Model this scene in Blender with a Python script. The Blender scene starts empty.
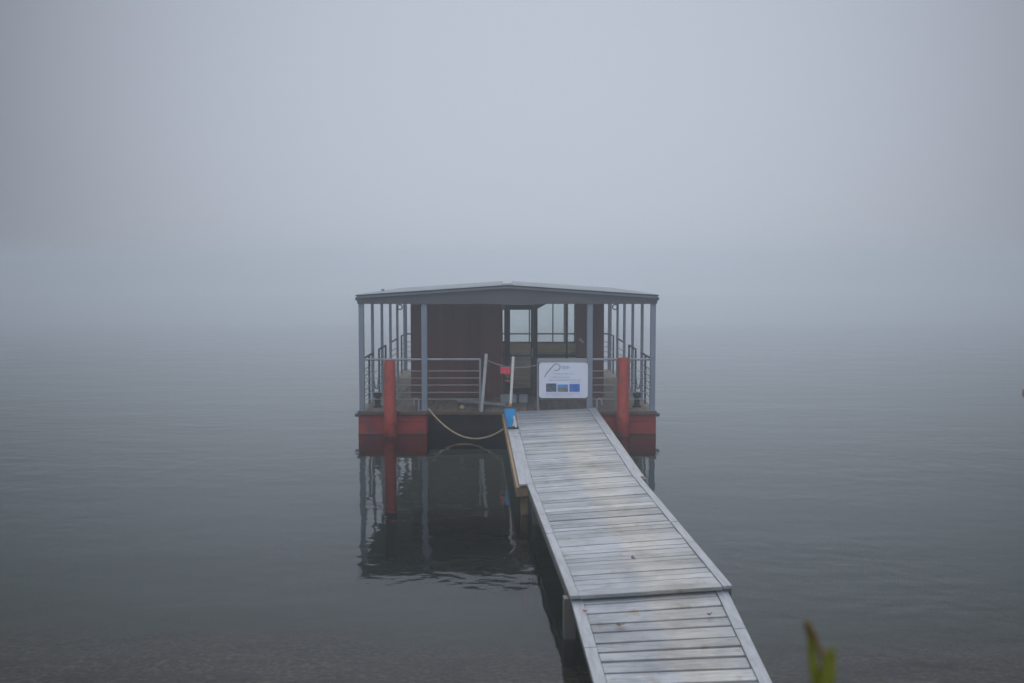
import bpy, bmesh, math, random
from mathutils import Vector, Matrix
R = math.radians
rnd = random.Random(7)
S = bpy.context.scene
COL = S.collection

# ------------------------------------------------------------------ camera
CAM_H = 3.3144
cd = bpy.data.cameras.new('camera')
cam = bpy.data.objects.new('camera', cd); COL.objects.link(cam)
cam.location = (0, 0, CAM_H)
cam.rotation_euler = (R(90 - 3.936), 0, 0)
cd.lens = 35; cd.sensor_width = 36; cd.clip_start = 0.05; cd.clip_end = 3000
cd.dof.use_dof = True; cd.dof.focus_distance = 20.3; cd.dof.aperture_fstop = 2.2
S.camera = cam

# ------------------------------------------------------------------ sky and sun behind fog
SUN_EL = 52
w = bpy.data.worlds.new('World'); S.world = w; w.use_nodes = True
nt = w.node_tree; nt.nodes.clear()
def N(t, **k):
    n = nt.nodes.new(t)
    for a, b in k.items(): setattr(n, a, b)
    return n
out = N('ShaderNodeOutputWorld'); bg = N('ShaderNodeBackground')
sky = N('ShaderNodeTexSky', sky_type='NISHITA', sun_disc=False)
sky.sun_elevation = R(SUN_EL); sky.sun_rotation = R(3); sky.air_density = 1.0; sky.dust_density = 1.0; sky.ozone_density = 1.0
tc = N('ShaderNodeTexCoord')
sep = N('ShaderNodeSeparateXYZ'); comb = N('ShaderNodeCombineXYZ'); ab = N('ShaderNodeMath', operation='ABSOLUTE')
nt.links.new(tc.outputs['Generated'], sep.inputs[0])
nt.links.new(sep.outputs[0], comb.inputs[0]); nt.links.new(sep.outputs[1], comb.inputs[1])
nt.links.new(sep.outputs[2], ab.inputs[0]); nt.links.new(ab.outputs[0], comb.inputs[2])
nt.links.new(comb.outputs[0], sky.inputs['Vector'])
hs = N('ShaderNodeHueSaturation'); hs.inputs['Saturation'].default_value = 0.5
nt.links.new(sky.outputs[0], hs.inputs['Color'])
# broad bright patch of sky ahead, dimmed to the sides to imitate lens vignetting
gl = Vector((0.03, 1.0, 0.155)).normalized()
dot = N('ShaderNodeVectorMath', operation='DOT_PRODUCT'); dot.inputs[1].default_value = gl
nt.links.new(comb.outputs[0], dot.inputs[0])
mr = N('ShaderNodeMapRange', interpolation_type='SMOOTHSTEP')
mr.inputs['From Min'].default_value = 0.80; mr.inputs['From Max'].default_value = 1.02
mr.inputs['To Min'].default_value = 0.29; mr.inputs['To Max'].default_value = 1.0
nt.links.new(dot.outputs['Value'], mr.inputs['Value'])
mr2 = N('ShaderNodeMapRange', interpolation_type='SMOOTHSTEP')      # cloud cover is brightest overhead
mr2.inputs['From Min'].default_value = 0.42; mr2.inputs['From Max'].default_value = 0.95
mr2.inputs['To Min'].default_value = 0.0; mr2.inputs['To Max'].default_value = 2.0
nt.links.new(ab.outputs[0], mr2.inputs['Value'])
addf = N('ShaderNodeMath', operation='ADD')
mr3 = N('ShaderNodeMapRange', interpolation_type='SMOOTHSTEP')      # sky behind the camera raised as added fill for camera-facing sides
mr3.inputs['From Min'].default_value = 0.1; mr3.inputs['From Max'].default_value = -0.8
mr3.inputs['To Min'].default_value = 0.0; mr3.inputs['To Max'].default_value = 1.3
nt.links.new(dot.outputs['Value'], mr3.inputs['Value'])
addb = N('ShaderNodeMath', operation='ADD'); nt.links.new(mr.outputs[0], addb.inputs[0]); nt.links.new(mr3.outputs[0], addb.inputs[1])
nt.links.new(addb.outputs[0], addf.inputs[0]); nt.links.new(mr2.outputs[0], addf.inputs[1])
sc_ = N('ShaderNodeVectorMath', operation='SCALE')
tint = N('ShaderNodeMix', data_type='RGBA', blend_type='MULTIPLY'); tint.inputs[0].default_value = 1
tint.inputs[7].default_value = (1.0, 1.0, 1.0, 1)
fogmix = N('ShaderNodeMix', data_type='RGBA'); fogmix.inputs[0].default_value = 0.93      # fog above the lake evens the sky out
fogmix.inputs[7].default_value = (4.57, 4.95, 5.80, 1)
nt.links.new(hs.outputs[0], fogmix.inputs[6]); nt.links.new(fogmix.outputs[2], tint.inputs[6])
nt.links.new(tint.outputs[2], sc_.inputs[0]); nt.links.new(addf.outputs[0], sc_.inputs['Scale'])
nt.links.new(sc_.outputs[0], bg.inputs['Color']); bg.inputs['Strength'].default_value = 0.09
nt.links.new(bg.outputs[0], out.inputs[0])

sd = bpy.data.lights.new('sun', 'SUN'); sun = bpy.data.objects.new('sun', sd); COL.objects.link(sun)
sd.energy = 1.2; sd.angle = R(40); sd.color = (1.0, 0.97, 0.93)
ldir = Vector((-math.sin(R(3)) * math.cos(R(SUN_EL)), -math.cos(R(3)) * math.cos(R(SUN_EL)), -math.sin(R(SUN_EL))))
sun.rotation_euler = ldir.to_track_quat('-Z', 'Y').to_euler()
sun.location = (0, 30, 40)

S.render.engine = 'CYCLES'
S.view_settings.view_transform = 'Standard'; S.view_settings.look = 'None'
S.view_settings.exposure = 0.27; S.view_settings.gamma = 1.0
S.cycles.use_denoising = True
S.cycles.max_bounces = 10; S.cycles.volume_bounces = 3; S.cycles.transparent_max_bounces = 12
S.cycles.caustics_reflective = False; S.cycles.caustics_refractive = False
S.cycles.sample_clamp_indirect = 6

# ------------------------------------------------------------------ materials
def mat(name, col, rough=0.6, metal=0.0, var=0.25, scale=3.0, stretch=(1, 1, 1), bump=0.0, bscale=30.0, island=0.0, spec=0.3, stain=None, stain_scale=1.2, stain_lo=0.5, stain_hi=0.7):
    m = bpy.data.materials.new(name); m.use_nodes = True
    t = m.node_tree; n = t.nodes; L = t.links
    b = n['Principled BSDF']
    b.inputs['Roughness'].default_value = rough; b.inputs['Metallic'].default_value = metal
    b.inputs['Specular IOR Level'].default_value = spec
    tcn = n.new('ShaderNodeTexCoord'); mp = n.new('ShaderNodeMapping'); mp.inputs['Scale'].default_value = stretch
    L.new(tcn.outputs['Object'], mp.inputs[0])
    nz = n.new('ShaderNodeTexNoise'); nz.inputs['Scale'].default_value = scale; nz.inputs['Detail'].default_value = 6; nz.inputs['Roughness'].default_value = 0.65
    L.new(mp.outputs[0], nz.inputs['Vector'])
    r = n.new('ShaderNodeMapRange'); r.inputs['From Min'].default_value = 0.25; r.inputs['From Max'].default_value = 0.75
    r.inputs['To Min'].default_value = 1 - var; r.inputs['To Max'].default_value = 1 + var
    L.new(nz.outputs['Fac'], r.inputs['Value'])
    val = r.outputs[0]
    if island:
        g = n.new('ShaderNodeNewGeometry'); r2 = n.new('ShaderNodeMapRange')
        r2.inputs['To Min'].default_value = 1 - island; r2.inputs['To Max'].default_value = 1 + island
        L.new(g.outputs['Random Per Island'], r2.inputs['Value'])
        mu = n.new('ShaderNodeMath'); mu.operation = 'MULTIPLY'; L.new(val, mu.inputs[0]); L.new(r2.outputs[0], mu.inputs[1]); val = mu.outputs[0]
    sc = n.new('ShaderNodeVectorMath'); sc.operation = 'SCALE'; sc.inputs[0].default_value = col[:3]
    L.new(val, sc.inputs['Scale']); c = sc.outputs[0]
    if stain:
        nz2 = n.new('ShaderNodeTexNoise'); nz2.inputs['Scale'].default_value = stain_scale; nz2.inputs['Detail'].default_value = 5
        L.new(tcn.outputs['Object'], nz2.inputs['Vector'])
        r3 = n.new('ShaderNodeMapRange'); r3.interpolation_type = 'SMOOTHSTEP'
        r3.inputs['From Min'].default_value = stain_lo; r3.inputs['From Max'].default_value = stain_hi
        L.new(nz2.outputs['Fac'], r3.inputs['Value'])
        mx = n.new('ShaderNodeMix'); mx.data_type = 'RGBA'; mx.inputs[7].default_value = (*stain, 1)
        L.new(r3.outputs[0], mx.inputs[0]); L.new(c, mx.inputs[6]); c = mx.outputs[2]
    L.new(c, b.inputs['Base Color'])
    if bump:
        nb = n.new('ShaderNodeTexNoise'); nb.inputs['Scale'].default_value = bscale; nb.inputs['Detail'].default_value = 4
        L.new(mp.outputs[0], nb.inputs['Vector'])
        bp = n.new('ShaderNodeBump'); bp.inputs['Strength'].default_value = bump; bp.inputs['Distance'].default_value = 0.02
        L.new(nb.outputs['Fac'], bp.inputs['Height']); L.new(bp.outputs[0], b.inputs['Normal'])
    return m

M = {}
M['post'] = mat('blue_grey_painted_steel', (0.215, 0.245, 0.295), 0.5, var=0.15, bump=0.05)
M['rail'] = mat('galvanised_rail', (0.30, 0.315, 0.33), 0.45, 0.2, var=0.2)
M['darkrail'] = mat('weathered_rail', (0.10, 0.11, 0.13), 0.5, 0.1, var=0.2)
M['fascia'] = mat('slate_fascia', (0.090, 0.085, 0.097), 0.55, var=0.12, scale=1.2, stretch=(1, 1, 4))
M['roof'] = mat('grey_roof_sheet', (0.25, 0.265, 0.28), 0.5, var=0.15, scale=2)
M['trim'] = mat('roof_edge_trim', (0.20, 0.21, 0.24), 0.45, 0.2, var=0.1)
M['trimdark'] = mat('roof_edge_flashing', (0.03, 0.032, 0.036), 0.5, var=0.1)
M['cabin'] = mat('dark_brown_boards', (0.14, 0.062, 0.050), 0.65, var=0.22, scale=1.2, stretch=(3, 3, 0.5), island=0.12, bump=0.1)
M['frame'] = mat('dark_joinery', (0.045, 0.035, 0.036), 0.5, var=0.2)
M['tan'] = mat('tan_panelling', (0.70, 0.50, 0.28), 0.6, var=0.25, scale=2, stretch=(0.6, 1, 5))
M['counter'] = mat('weathered_counter_boards', (0.62, 0.48, 0.31), 0.65, var=0.3, scale=2, stretch=(0.6, 1, 6), island=0.15)
M['deck'] = mat('worn_deck_boards', (0.17, 0.145, 0.115), 0.7, var=0.4, scale=2.2, stretch=(6, 0.6, 1), island=0.2, bump=0.15)
M['deckedge'] = mat('brown_deck_edge', (0.12, 0.075, 0.055), 0.7, var=0.35, scale=3)
M['red'] = mat('red_pontoon_paint', (0.31, 0.037, 0.029), 0.55, var=0.3, scale=1.5, bump=0.08, bscale=8, stain=(0.16, 0.05, 0.042), stain_scale=2.6, stain_lo=0.5, stain_hi=0.66)
M['pile'] = mat('red_pile_paint', (0.37, 0.046, 0.030), 0.5, var=0.28, scale=3, stretch=(1, 1, 0.5), bump=0.08, stain=(0.20, 0.05, 0.032), stain_scale=5, stain_lo=0.5, stain_hi=0.62)
M['waterline'] = mat('dark_algae_band', (0.09, 0.032, 0.028), 0.5, var=0.5, scale=6)
M['void'] = mat('dark_recess_timber', (0.055, 0.040, 0.036), 0.7, var=0.4)  # near-black colour gives the dark void between the pontoons
M['beam'] = mat('tan_timber', (0.255, 0.168, 0.095), 0.7, var=0.35, scale=2.5, stretch=(3, 0.6, 3), bump=0.15)
M['greypost'] = mat('grey_timber', (0.125, 0.117, 0.10), 0.75, var=0.35, scale=3, stretch=(3, 3, 0.5), bump=0.2)
M['white'] = mat('white_paint', (0.72, 0.71, 0.66), 0.45, var=0.08)
M['pole'] = mat('grey_weathered_pole', (0.42, 0.43, 0.42), 0.55, var=0.15)
M['blue'] = mat('bright_blue_plastic', (0.035, 0.36, 0.74), 0.45, var=0.15, scale=8)
M['black'] = mat('black_rubber', (0.03, 0.028, 0.03), 0.6, var=0.2)
M['rust'] = mat('rusty_steel', (0.33, 0.14, 0.06), 0.7, var=0.4, scale=8)
M['ceilwood'] = mat('pale_ceiling_boards', (0.45, 0.40, 0.33), 0.7, var=0.2)
M['murky'] = mat('murk_darkened_steel', (0.03, 0.04, 0.022), 0.8, var=0.4, scale=6)  # dark green stands in for light lost in murky water
M['rope'] = mat('beige_rope', (0.42, 0.32, 0.18), 0.85, var=0.35, scale=20)
M['chain'] = mat('grey_cord', (0.28, 0.28, 0.27), 0.6, var=0.2)
M['flagred'] = mat('faded_red_cloth', (0.72, 0.08, 0.13), 0.8, var=0.15)
M['flaggreen'] = mat('dark_green_cloth', (0.03, 0.13, 0.05), 0.8, var=0.15)
M['signwhite'] = mat('white_banner_vinyl', (0.80, 0.82, 0.90), 0.4, var=0.04, stain=(0.66, 0.75, 0.86), stain_scale=2.5, stain_lo=0.5, stain_hi=0.8)
M['ink'] = mat('grey_print', (0.32, 0.36, 0.42), 0.5, var=0.1)
M['inkblue'] = mat('pale_blue_print', (0.36, 0.45, 0.66), 0.5, var=0.1)
M['inkteal'] = mat('teal_print', (0.13, 0.42, 0.55), 0.5, var=0.1)
M['photogrey'] = mat('grey_picture', (0.09, 0.12, 0.17), 0.4, var=0.9, scale=18, stain=(0.20, 0.23, 0.27), stain_scale=14)
M['photosky'] = mat('blue_sky_picture', (0.10, 0.32, 0.68), 0.4, var=0.3, scale=8)
M['photosand'] = mat('shore_picture', (0.22, 0.21, 0.15), 0.4, var=0.6, scale=16)
M['photoblue'] = mat('lake_picture', (0.06, 0.20, 0.58), 0.4, var=0.5, scale=10, stain=(0.20, 0.14, 0.55), stain_scale=9)
M['crate'] = mat('pale_plastic', (0.29, 0.30, 0.31), 0.5, var=0.15)
M['plank_loose'] = mat('loose_grey_plank', (0.24, 0.23, 0.24), 0.7, var=0.3, stretch=(0.5, 5, 5))
M['leafbrown'] = mat('brown_leaf', (0.12, 0.06, 0.025), 0.7, var=0.3, scale=30)
M['leafred'] = mat('red_leaf', (0.30, 0.05, 0.02), 0.7, var=0.3, scale=30)
M['stem'] = mat('reddish_stem', (0.14, 0.085, 0.018), 0.6, var=0.3, scale=40)
M['leafgreen'] = mat('grass_green_leaf', (0.15, 0.155, 0.012), 0.55, var=0.35, scale=25)
M['buoy'] = mat('orange_buoy', (0.42, 0.13, 0.06), 0.45, var=0.15)

def plank_material():
    """Weathered boards: grey with a trodden, sandier strip down the middle-right and fine grain along each board."""
    m = bpy.data.materials.new('weathered_planks'); m.use_nodes = True
    t = m.node_tree; n = t.nodes; L = t.links; b = n['Principled BSDF']
    b.inputs['Roughness'].default_value = 0.62; b.inputs['Specular IOR Level'].default_value = 0.35
    tcn = n.new('ShaderNodeTexCoord'); g = n.new('ShaderNodeNewGeometry')
    mp = n.new('ShaderNodeMapping'); mp.inputs['Scale'].default_value = (1.0, 14, 14)
    off = n.new('ShaderNodeVectorMath'); off.operation = 'SCALE'; off.inputs[0].default_value = (37, 11, 5)
    L.new(g.outputs['Random Per Island'], off.inputs['Scale'])
    L.new(tcn.outputs['Object'], mp.inputs[0]); L.new(off.outputs[0], mp.inputs['Location'])
    gr = n.new('ShaderNodeTexNoise'); gr.inputs['Scale'].default_value = 4; gr.inputs['Detail'].default_value = 7; gr.inputs['Roughness'].default_value = 0.7
    L.new(mp.outputs[0], gr.inputs['Vector'])
    r1 = n.new('ShaderNodeMapRange'); r1.inputs['From Min'].default_value = 0.3; r1.inputs['From Max'].default_value = 0.7; r1.inputs['To Min'].default_value = 0.62; r1.inputs['To Max'].default_value = 1.3
    L.new(gr.outputs['Fac'], r1.inputs['Value'])
    r2 = n.new('ShaderNodeMapRange'); r2.inputs['To Min'].default_value = 0.74; r2.inputs['To Max'].default_value = 1.18
    L.new(g.outputs['Random Per Island'], r2.inputs['Value'])
    mu = n.new('ShaderNodeMath'); mu.operation = 'MULTIPLY'; L.new(r1.outputs[0], mu.inputs[0]); L.new(r2.outputs[0], mu.inputs[1])
    # trodden strip: object x (0 = middle of the section) pushed about by noise
    sp = n.new('ShaderNodeSeparateXYZ'); L.new(tcn.outputs['Object'], sp.inputs[0])
    wn = n.new('ShaderNodeTexNoise'); wn.inputs['Scale'].default_value = 2.3; wn.inputs['Detail'].default_value = 5
    L.new(tcn.outputs['Object'], wn.inputs['Vector'])
    ma = n.new('ShaderNodeMath'); ma.operation = 'MULTIPLY_ADD'; ma.inputs[1].default_value = 0.7; L.new(wn.outputs['Fac'], ma.inputs[0]); L.new(sp.outputs[0], ma.inputs[2])
    r3 = n.new('ShaderNodeMapRange'); r3.interpolation_type = 'SMOOTHSTEP'; r3.inputs['From Min'].default_value = 0.22; r3.inputs['From Max'].default_value = 0.42
    L.new(ma.outputs[0], r3.inputs['Value'])
    r4 = n.new('ShaderNodeMapRange'); r4.interpolation_type = 'SMOOTHSTEP'; r4.inputs['From Min'].default_value = 0.55; r4.inputs['From Max'].default_value = 0.95; r4.inputs['To Min'].default_value = 1; r4.inputs['To Max'].default_value = 0.35
    L.new(ma.outputs[0], r4.inputs['Value'])
    mw = n.new('ShaderNodeMath'); mw.operation = 'MULTIPLY'; L.new(r3.outputs[0], mw.inputs[0]); L.new(r4.outputs[0], mw.inputs[1])
    mx = n.new('ShaderNodeMix'); mx.data_type = 'RGBA'; mx.inputs[6].default_value = (0.275, 0.285, 0.30, 1); mx.inputs[7].default_value = (0.335, 0.325, 0.297, 1)
    L.new(mw.outputs[0], mx.inputs[0])
    # brown dirt spots
    dn = n.new('ShaderNodeTexNoise'); dn.inputs['Scale'].default_value = 5; dn.inputs['Detail'].default_value = 6; L.new(tcn.outputs['Object'], dn.inputs['Vector'])
    r5 = n.new('ShaderNodeMapRange'); r5.interpolation_type = 'SMOOTHSTEP'; r5.inputs['From Min'].default_value = 0.60; r5.inputs['From Max'].default_value = 0.74; r5.inputs['To Max'].default_value = 0.7
    L.new(dn.outputs['Fac'], r5.inputs['Value'])
    mx2 = n.new('ShaderNodeMix'); mx2.data_type = 'RGBA'; mx2.inputs[7].default_value = (0.21, 0.165, 0.11, 1)
    L.new(r5.outputs[0], mx2.inputs[0]); L.new(mx.outputs[2], mx2.inputs[6])
    # damp, algal dark patches that run from board to board
    an = n.new('ShaderNodeTexNoise'); an.inputs['Scale'].default_value = 1.7; an.inputs['Detail'].default_value = 7; an.inputs['Roughness'].default_value = 0.6; L.new(tcn.outputs['Object'], an.inputs['Vector'])
    r6 = n.new('ShaderNodeMapRange'); r6.interpolation_type = 'SMOOTHSTEP'; r6.inputs['From Min'].default_value = 0.42; r6.inputs['From Max'].default_value = 0.66; r6.inputs['To Min'].default_value = 1.05; r6.inputs['To Max'].default_value = 0.88
    L.new(an.outputs['Fac'], r6.inputs['Value'])
    mu2 = n.new('ShaderNodeMath'); mu2.operation = 'MULTIPLY'; L.new(mu.outputs[0], mu2.inputs[0]); L.new(r6.outputs[0], mu2.inputs[1])
    r7 = n.new('ShaderNodeMapRange'); r7.inputs['From Min'].default_value = 0.88; r7.inputs['From Max'].default_value = 1.05; r7.inputs['To Min'].default_value = 0.80; r7.inputs['To Max'].default_value = 0.58
    L.new(r6.outputs[0], r7.inputs['Value']); L.new(r7.outputs[0], b.inputs['Roughness'])
    sc = n.new('ShaderNodeVectorMath'); sc.operation = 'SCALE'; L.new(mx2.outputs[2], sc.inputs[0]); L.new(mu2.outputs[0], sc.inputs['Scale'])
    L.new(sc.outputs[0], b.inputs['Base Color'])
    bp = n.new('ShaderNodeBump'); bp.inputs['Strength'].default_value = 0.35; bp.inputs['Distance'].default_value = 0.006
    L.new(gr.outputs['Fac'], bp.inputs['Height']); L.new(bp.outputs[0], b.inputs['Normal'])
    return m
M['planks'] = plank_material()
M['border'] = mat('grey_edge_board', (0.285, 0.295, 0.31), 0.6, var=0.28, scale=3, stretch=(8, 0.8, 8), bump=0.15, stain=(0.20, 0.185, 0.15), stain_scale=3, stain_lo=0.6, stain_hi=0.78)

def water_material():
    m = bpy.data.materials.new('lake_water'); m.use_nodes = True
    t = m.node_tree; n = t.nodes; L = t.links; n.clear()
    o = n.new('ShaderNodeOutputMaterial'); mix = n.new('ShaderNodeMixShader')
    tr = n.new('ShaderNodeBsdfTransparent'); tr.inputs[0].default_value = (0.47, 0.47, 0.45, 1)
    gl = n.new('ShaderNodeBsdfGlossy'); gl.inputs['Roughness'].default_value = 0.02; gl.inputs['Color'].default_value = (1, 1, 1, 1)
    fr = n.new('ShaderNodeFresnel'); fr.inputs[0].default_value = 1.333
    g = n.new('ShaderNodeNewGeometry')
    def noise(scale, sx, sy, rot, det=3):
        mp = n.new('ShaderNodeMapping'); mp.inputs['Scale'].default_value = (sx, sy, 1); mp.inputs['Rotation'].default_value = (0, 0, R(rot))
        L.new(g.outputs['Position'], mp.inputs[0])
        z = n.new('ShaderNodeTexNoise'); z.inputs['Scale'].default_value = scale; z.inputs['Detail'].default_value = det; z.inputs['Roughness'].default_value = 0.45
        L.new(mp.outputs[0], z.inputs['Vector']); return z.outputs['Fac']
    def mul(a, k):
        q = n.new('ShaderNodeMath'); q.operation = 'MULTIPLY'
        L.new(a, q.inputs[0])
        if isinstance(k, float): q.inputs[1].default_value = k
        else: L.new(k, q.inputs[1])
        return q.outputs[0]
    def add(a, b):
        q = n.new('ShaderNodeMath'); q.operation = 'ADD'; L.new(a, q.inputs[0]); L.new(b, q.inputs[1]); return q.outputs[0]
    patch = n.new('ShaderNodeMapRange'); patch.interpolation_type = 'SMOOTHSTEP'
    patch.inputs['From Min'].default_value = 0.40; patch.inputs['From Max'].default_value = 0.62; patch.inputs['To Min'].default_value = 0.4
    L.new(noise(0.16, 0.5, 1.0, 8, 2), patch.inputs['Value'])
    fine = mul(mul(noise(2.6, 0.55, 1.0, 6), 0.0078), patch.outputs[0])
    broad = mul(noise(0.8, 0.5, 1.0, -9, 2), 0.014)
    cross = mul(mul(noise(4.2, 0.9, 1.0, 20, 2), 0.0062), patch.outputs[0])      # little cross ripples
    h = add(add(fine, broad), cross)
    bp = n.new('ShaderNodeBump'); bp.inputs['Strength'].default_value = 1.0; bp.inputs['Distance'].default_value = 1.0
    L.new(h, bp.inputs['Height'])
    L.new(bp.outputs[0], gl.inputs['Normal']); L.new(bp.outputs[0], fr.inputs['Normal'])
    L.new(fr.outputs[0], mix.inputs[0]); L.new(tr.outputs[0], mix.inputs[1]); L.new(gl.outputs[0], mix.inputs[2])
    L.new(mix.outputs[0], o.inputs[0])
    return m
M['water'] = water_material()

def bed_material():
    """Pebbles at the waterline, further out a dark green standing in for light lost in deep water, grass and earth up the bank."""
    m = bpy.data.materials.new('lakebed_gravel'); m.use_nodes = True
    t = m.node_tree; n = t.nodes; L = t.links; b = n['Principled BSDF']; b.inputs['Roughness'].default_value = 0.8
    g = n.new('ShaderNodeNewGeometry')
    vo = n.new('ShaderNodeTexVoronoi'); vo.inputs['Scale'].default_value = 26; L.new(g.outputs['Position'], vo.inputs['Vector'])
    nz = n.new('ShaderNodeTexNoise'); nz.inputs['Scale'].default_value = 1.3; nz.inputs['Detail'].default_value = 6; L.new(g.outputs['Position'], nz.inputs['Vector'])
    cr = n.new('ShaderNodeValToRGB'); e = cr.color_ramp.elements
    e[0].position = 0.0; e[0].color = (0.035, 0.029, 0.023, 1); e[1].position = 1.0; e[1].color = (0.25, 0.185, 0.15, 1)
    k = cr.color_ramp.elements.new(0.55); k.color = (0.095, 0.072, 0.062, 1)
    sx = n.new('ShaderNodeSeparateXYZ'); L.new(vo.outputs['Color'], sx.inputs[0]); L.new(sx.outputs[0], cr.inputs[0])
    r = n.new('ShaderNodeMapRange'); r.inputs['From Min'].default_value = 0.3; r.inputs['From Max'].default_value = 0.7; r.inputs['To Min'].default_value = 0.5; r.inputs['To Max'].default_value = 1.3
    L.new(nz.outputs['Fac'], r.inputs['Value'])
    sc = n.new('ShaderNodeVectorMath'); sc.operation = 'SCALE'; L.new(cr.outputs[0], sc.inputs[0]); L.new(r.outputs[0], sc.inputs['Scale'])
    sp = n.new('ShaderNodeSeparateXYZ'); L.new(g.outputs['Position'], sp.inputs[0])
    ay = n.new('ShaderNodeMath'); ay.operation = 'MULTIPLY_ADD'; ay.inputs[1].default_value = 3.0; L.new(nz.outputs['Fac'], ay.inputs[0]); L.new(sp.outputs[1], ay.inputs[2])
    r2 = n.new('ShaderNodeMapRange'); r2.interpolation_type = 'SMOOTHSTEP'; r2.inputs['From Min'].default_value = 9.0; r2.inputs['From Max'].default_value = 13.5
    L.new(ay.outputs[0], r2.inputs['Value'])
    mx = n.new('ShaderNodeMix'); mx.data_type = 'RGBA'; mx.inputs[7].default_value = (0.033, 0.072, 0.050, 1)  # offshore tone painted in for light absorbed with depth
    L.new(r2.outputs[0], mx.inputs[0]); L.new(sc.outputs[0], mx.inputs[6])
    r3 = n.new('ShaderNodeMapRange'); r3.interpolation_type = 'SMOOTHSTEP'; r3.inputs['From Min'].default_value = 5.6; r3.inputs['From Max'].default_value = 4.2
    L.new(sp.outputs[1], r3.inputs['Value'])
    mx2 = n.new('ShaderNodeMix'); mx2.data_type = 'RGBA'; mx2.inputs[7].default_value = (0.06, 0.075, 0.025, 1)
    L.new(r3.outputs[0], mx2.inputs[0]); L.new(mx.outputs[2], mx2.inputs[6])
    L.new(mx2.outputs[2], b.inputs['Base Color'])
    bp = n.new('ShaderNodeBump'); bp.inputs['Strength'].default_value = 0.5; bp.inputs['Distance'].default_value = 0.03
    L.new(vo.outputs['Distance'], bp.inputs['Height']); bp.invert = True; L.new(bp.outputs[0], b.inputs['Normal'])
    return m
M['bed'] = bed_material()

def glass_material():
    m = bpy.data.materials.new('window_glass'); m.use_nodes = True
    t = m.node_tree; n = t.nodes; L = t.links; n.clear()
    o = n.new('ShaderNodeOutputMaterial'); mix = n.new('ShaderNodeMixShader'); mix.inputs[0].default_value = 0.035
    tr = n.new('ShaderNodeBsdfTransparent'); tr.inputs[0].default_value = (0.975, 0.99, 0.985, 1)
    gl = n.new('ShaderNodeBsdfGlossy'); gl.inputs['Roughness'].default_value = 0.02
    L.new(tr.outputs[0], mix.inputs[1]); L.new(gl.outputs[0], mix.inputs[2]); L.new(mix.outputs[0], o.inputs[0])
    return m
M['glass'] = glass_material()

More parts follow.
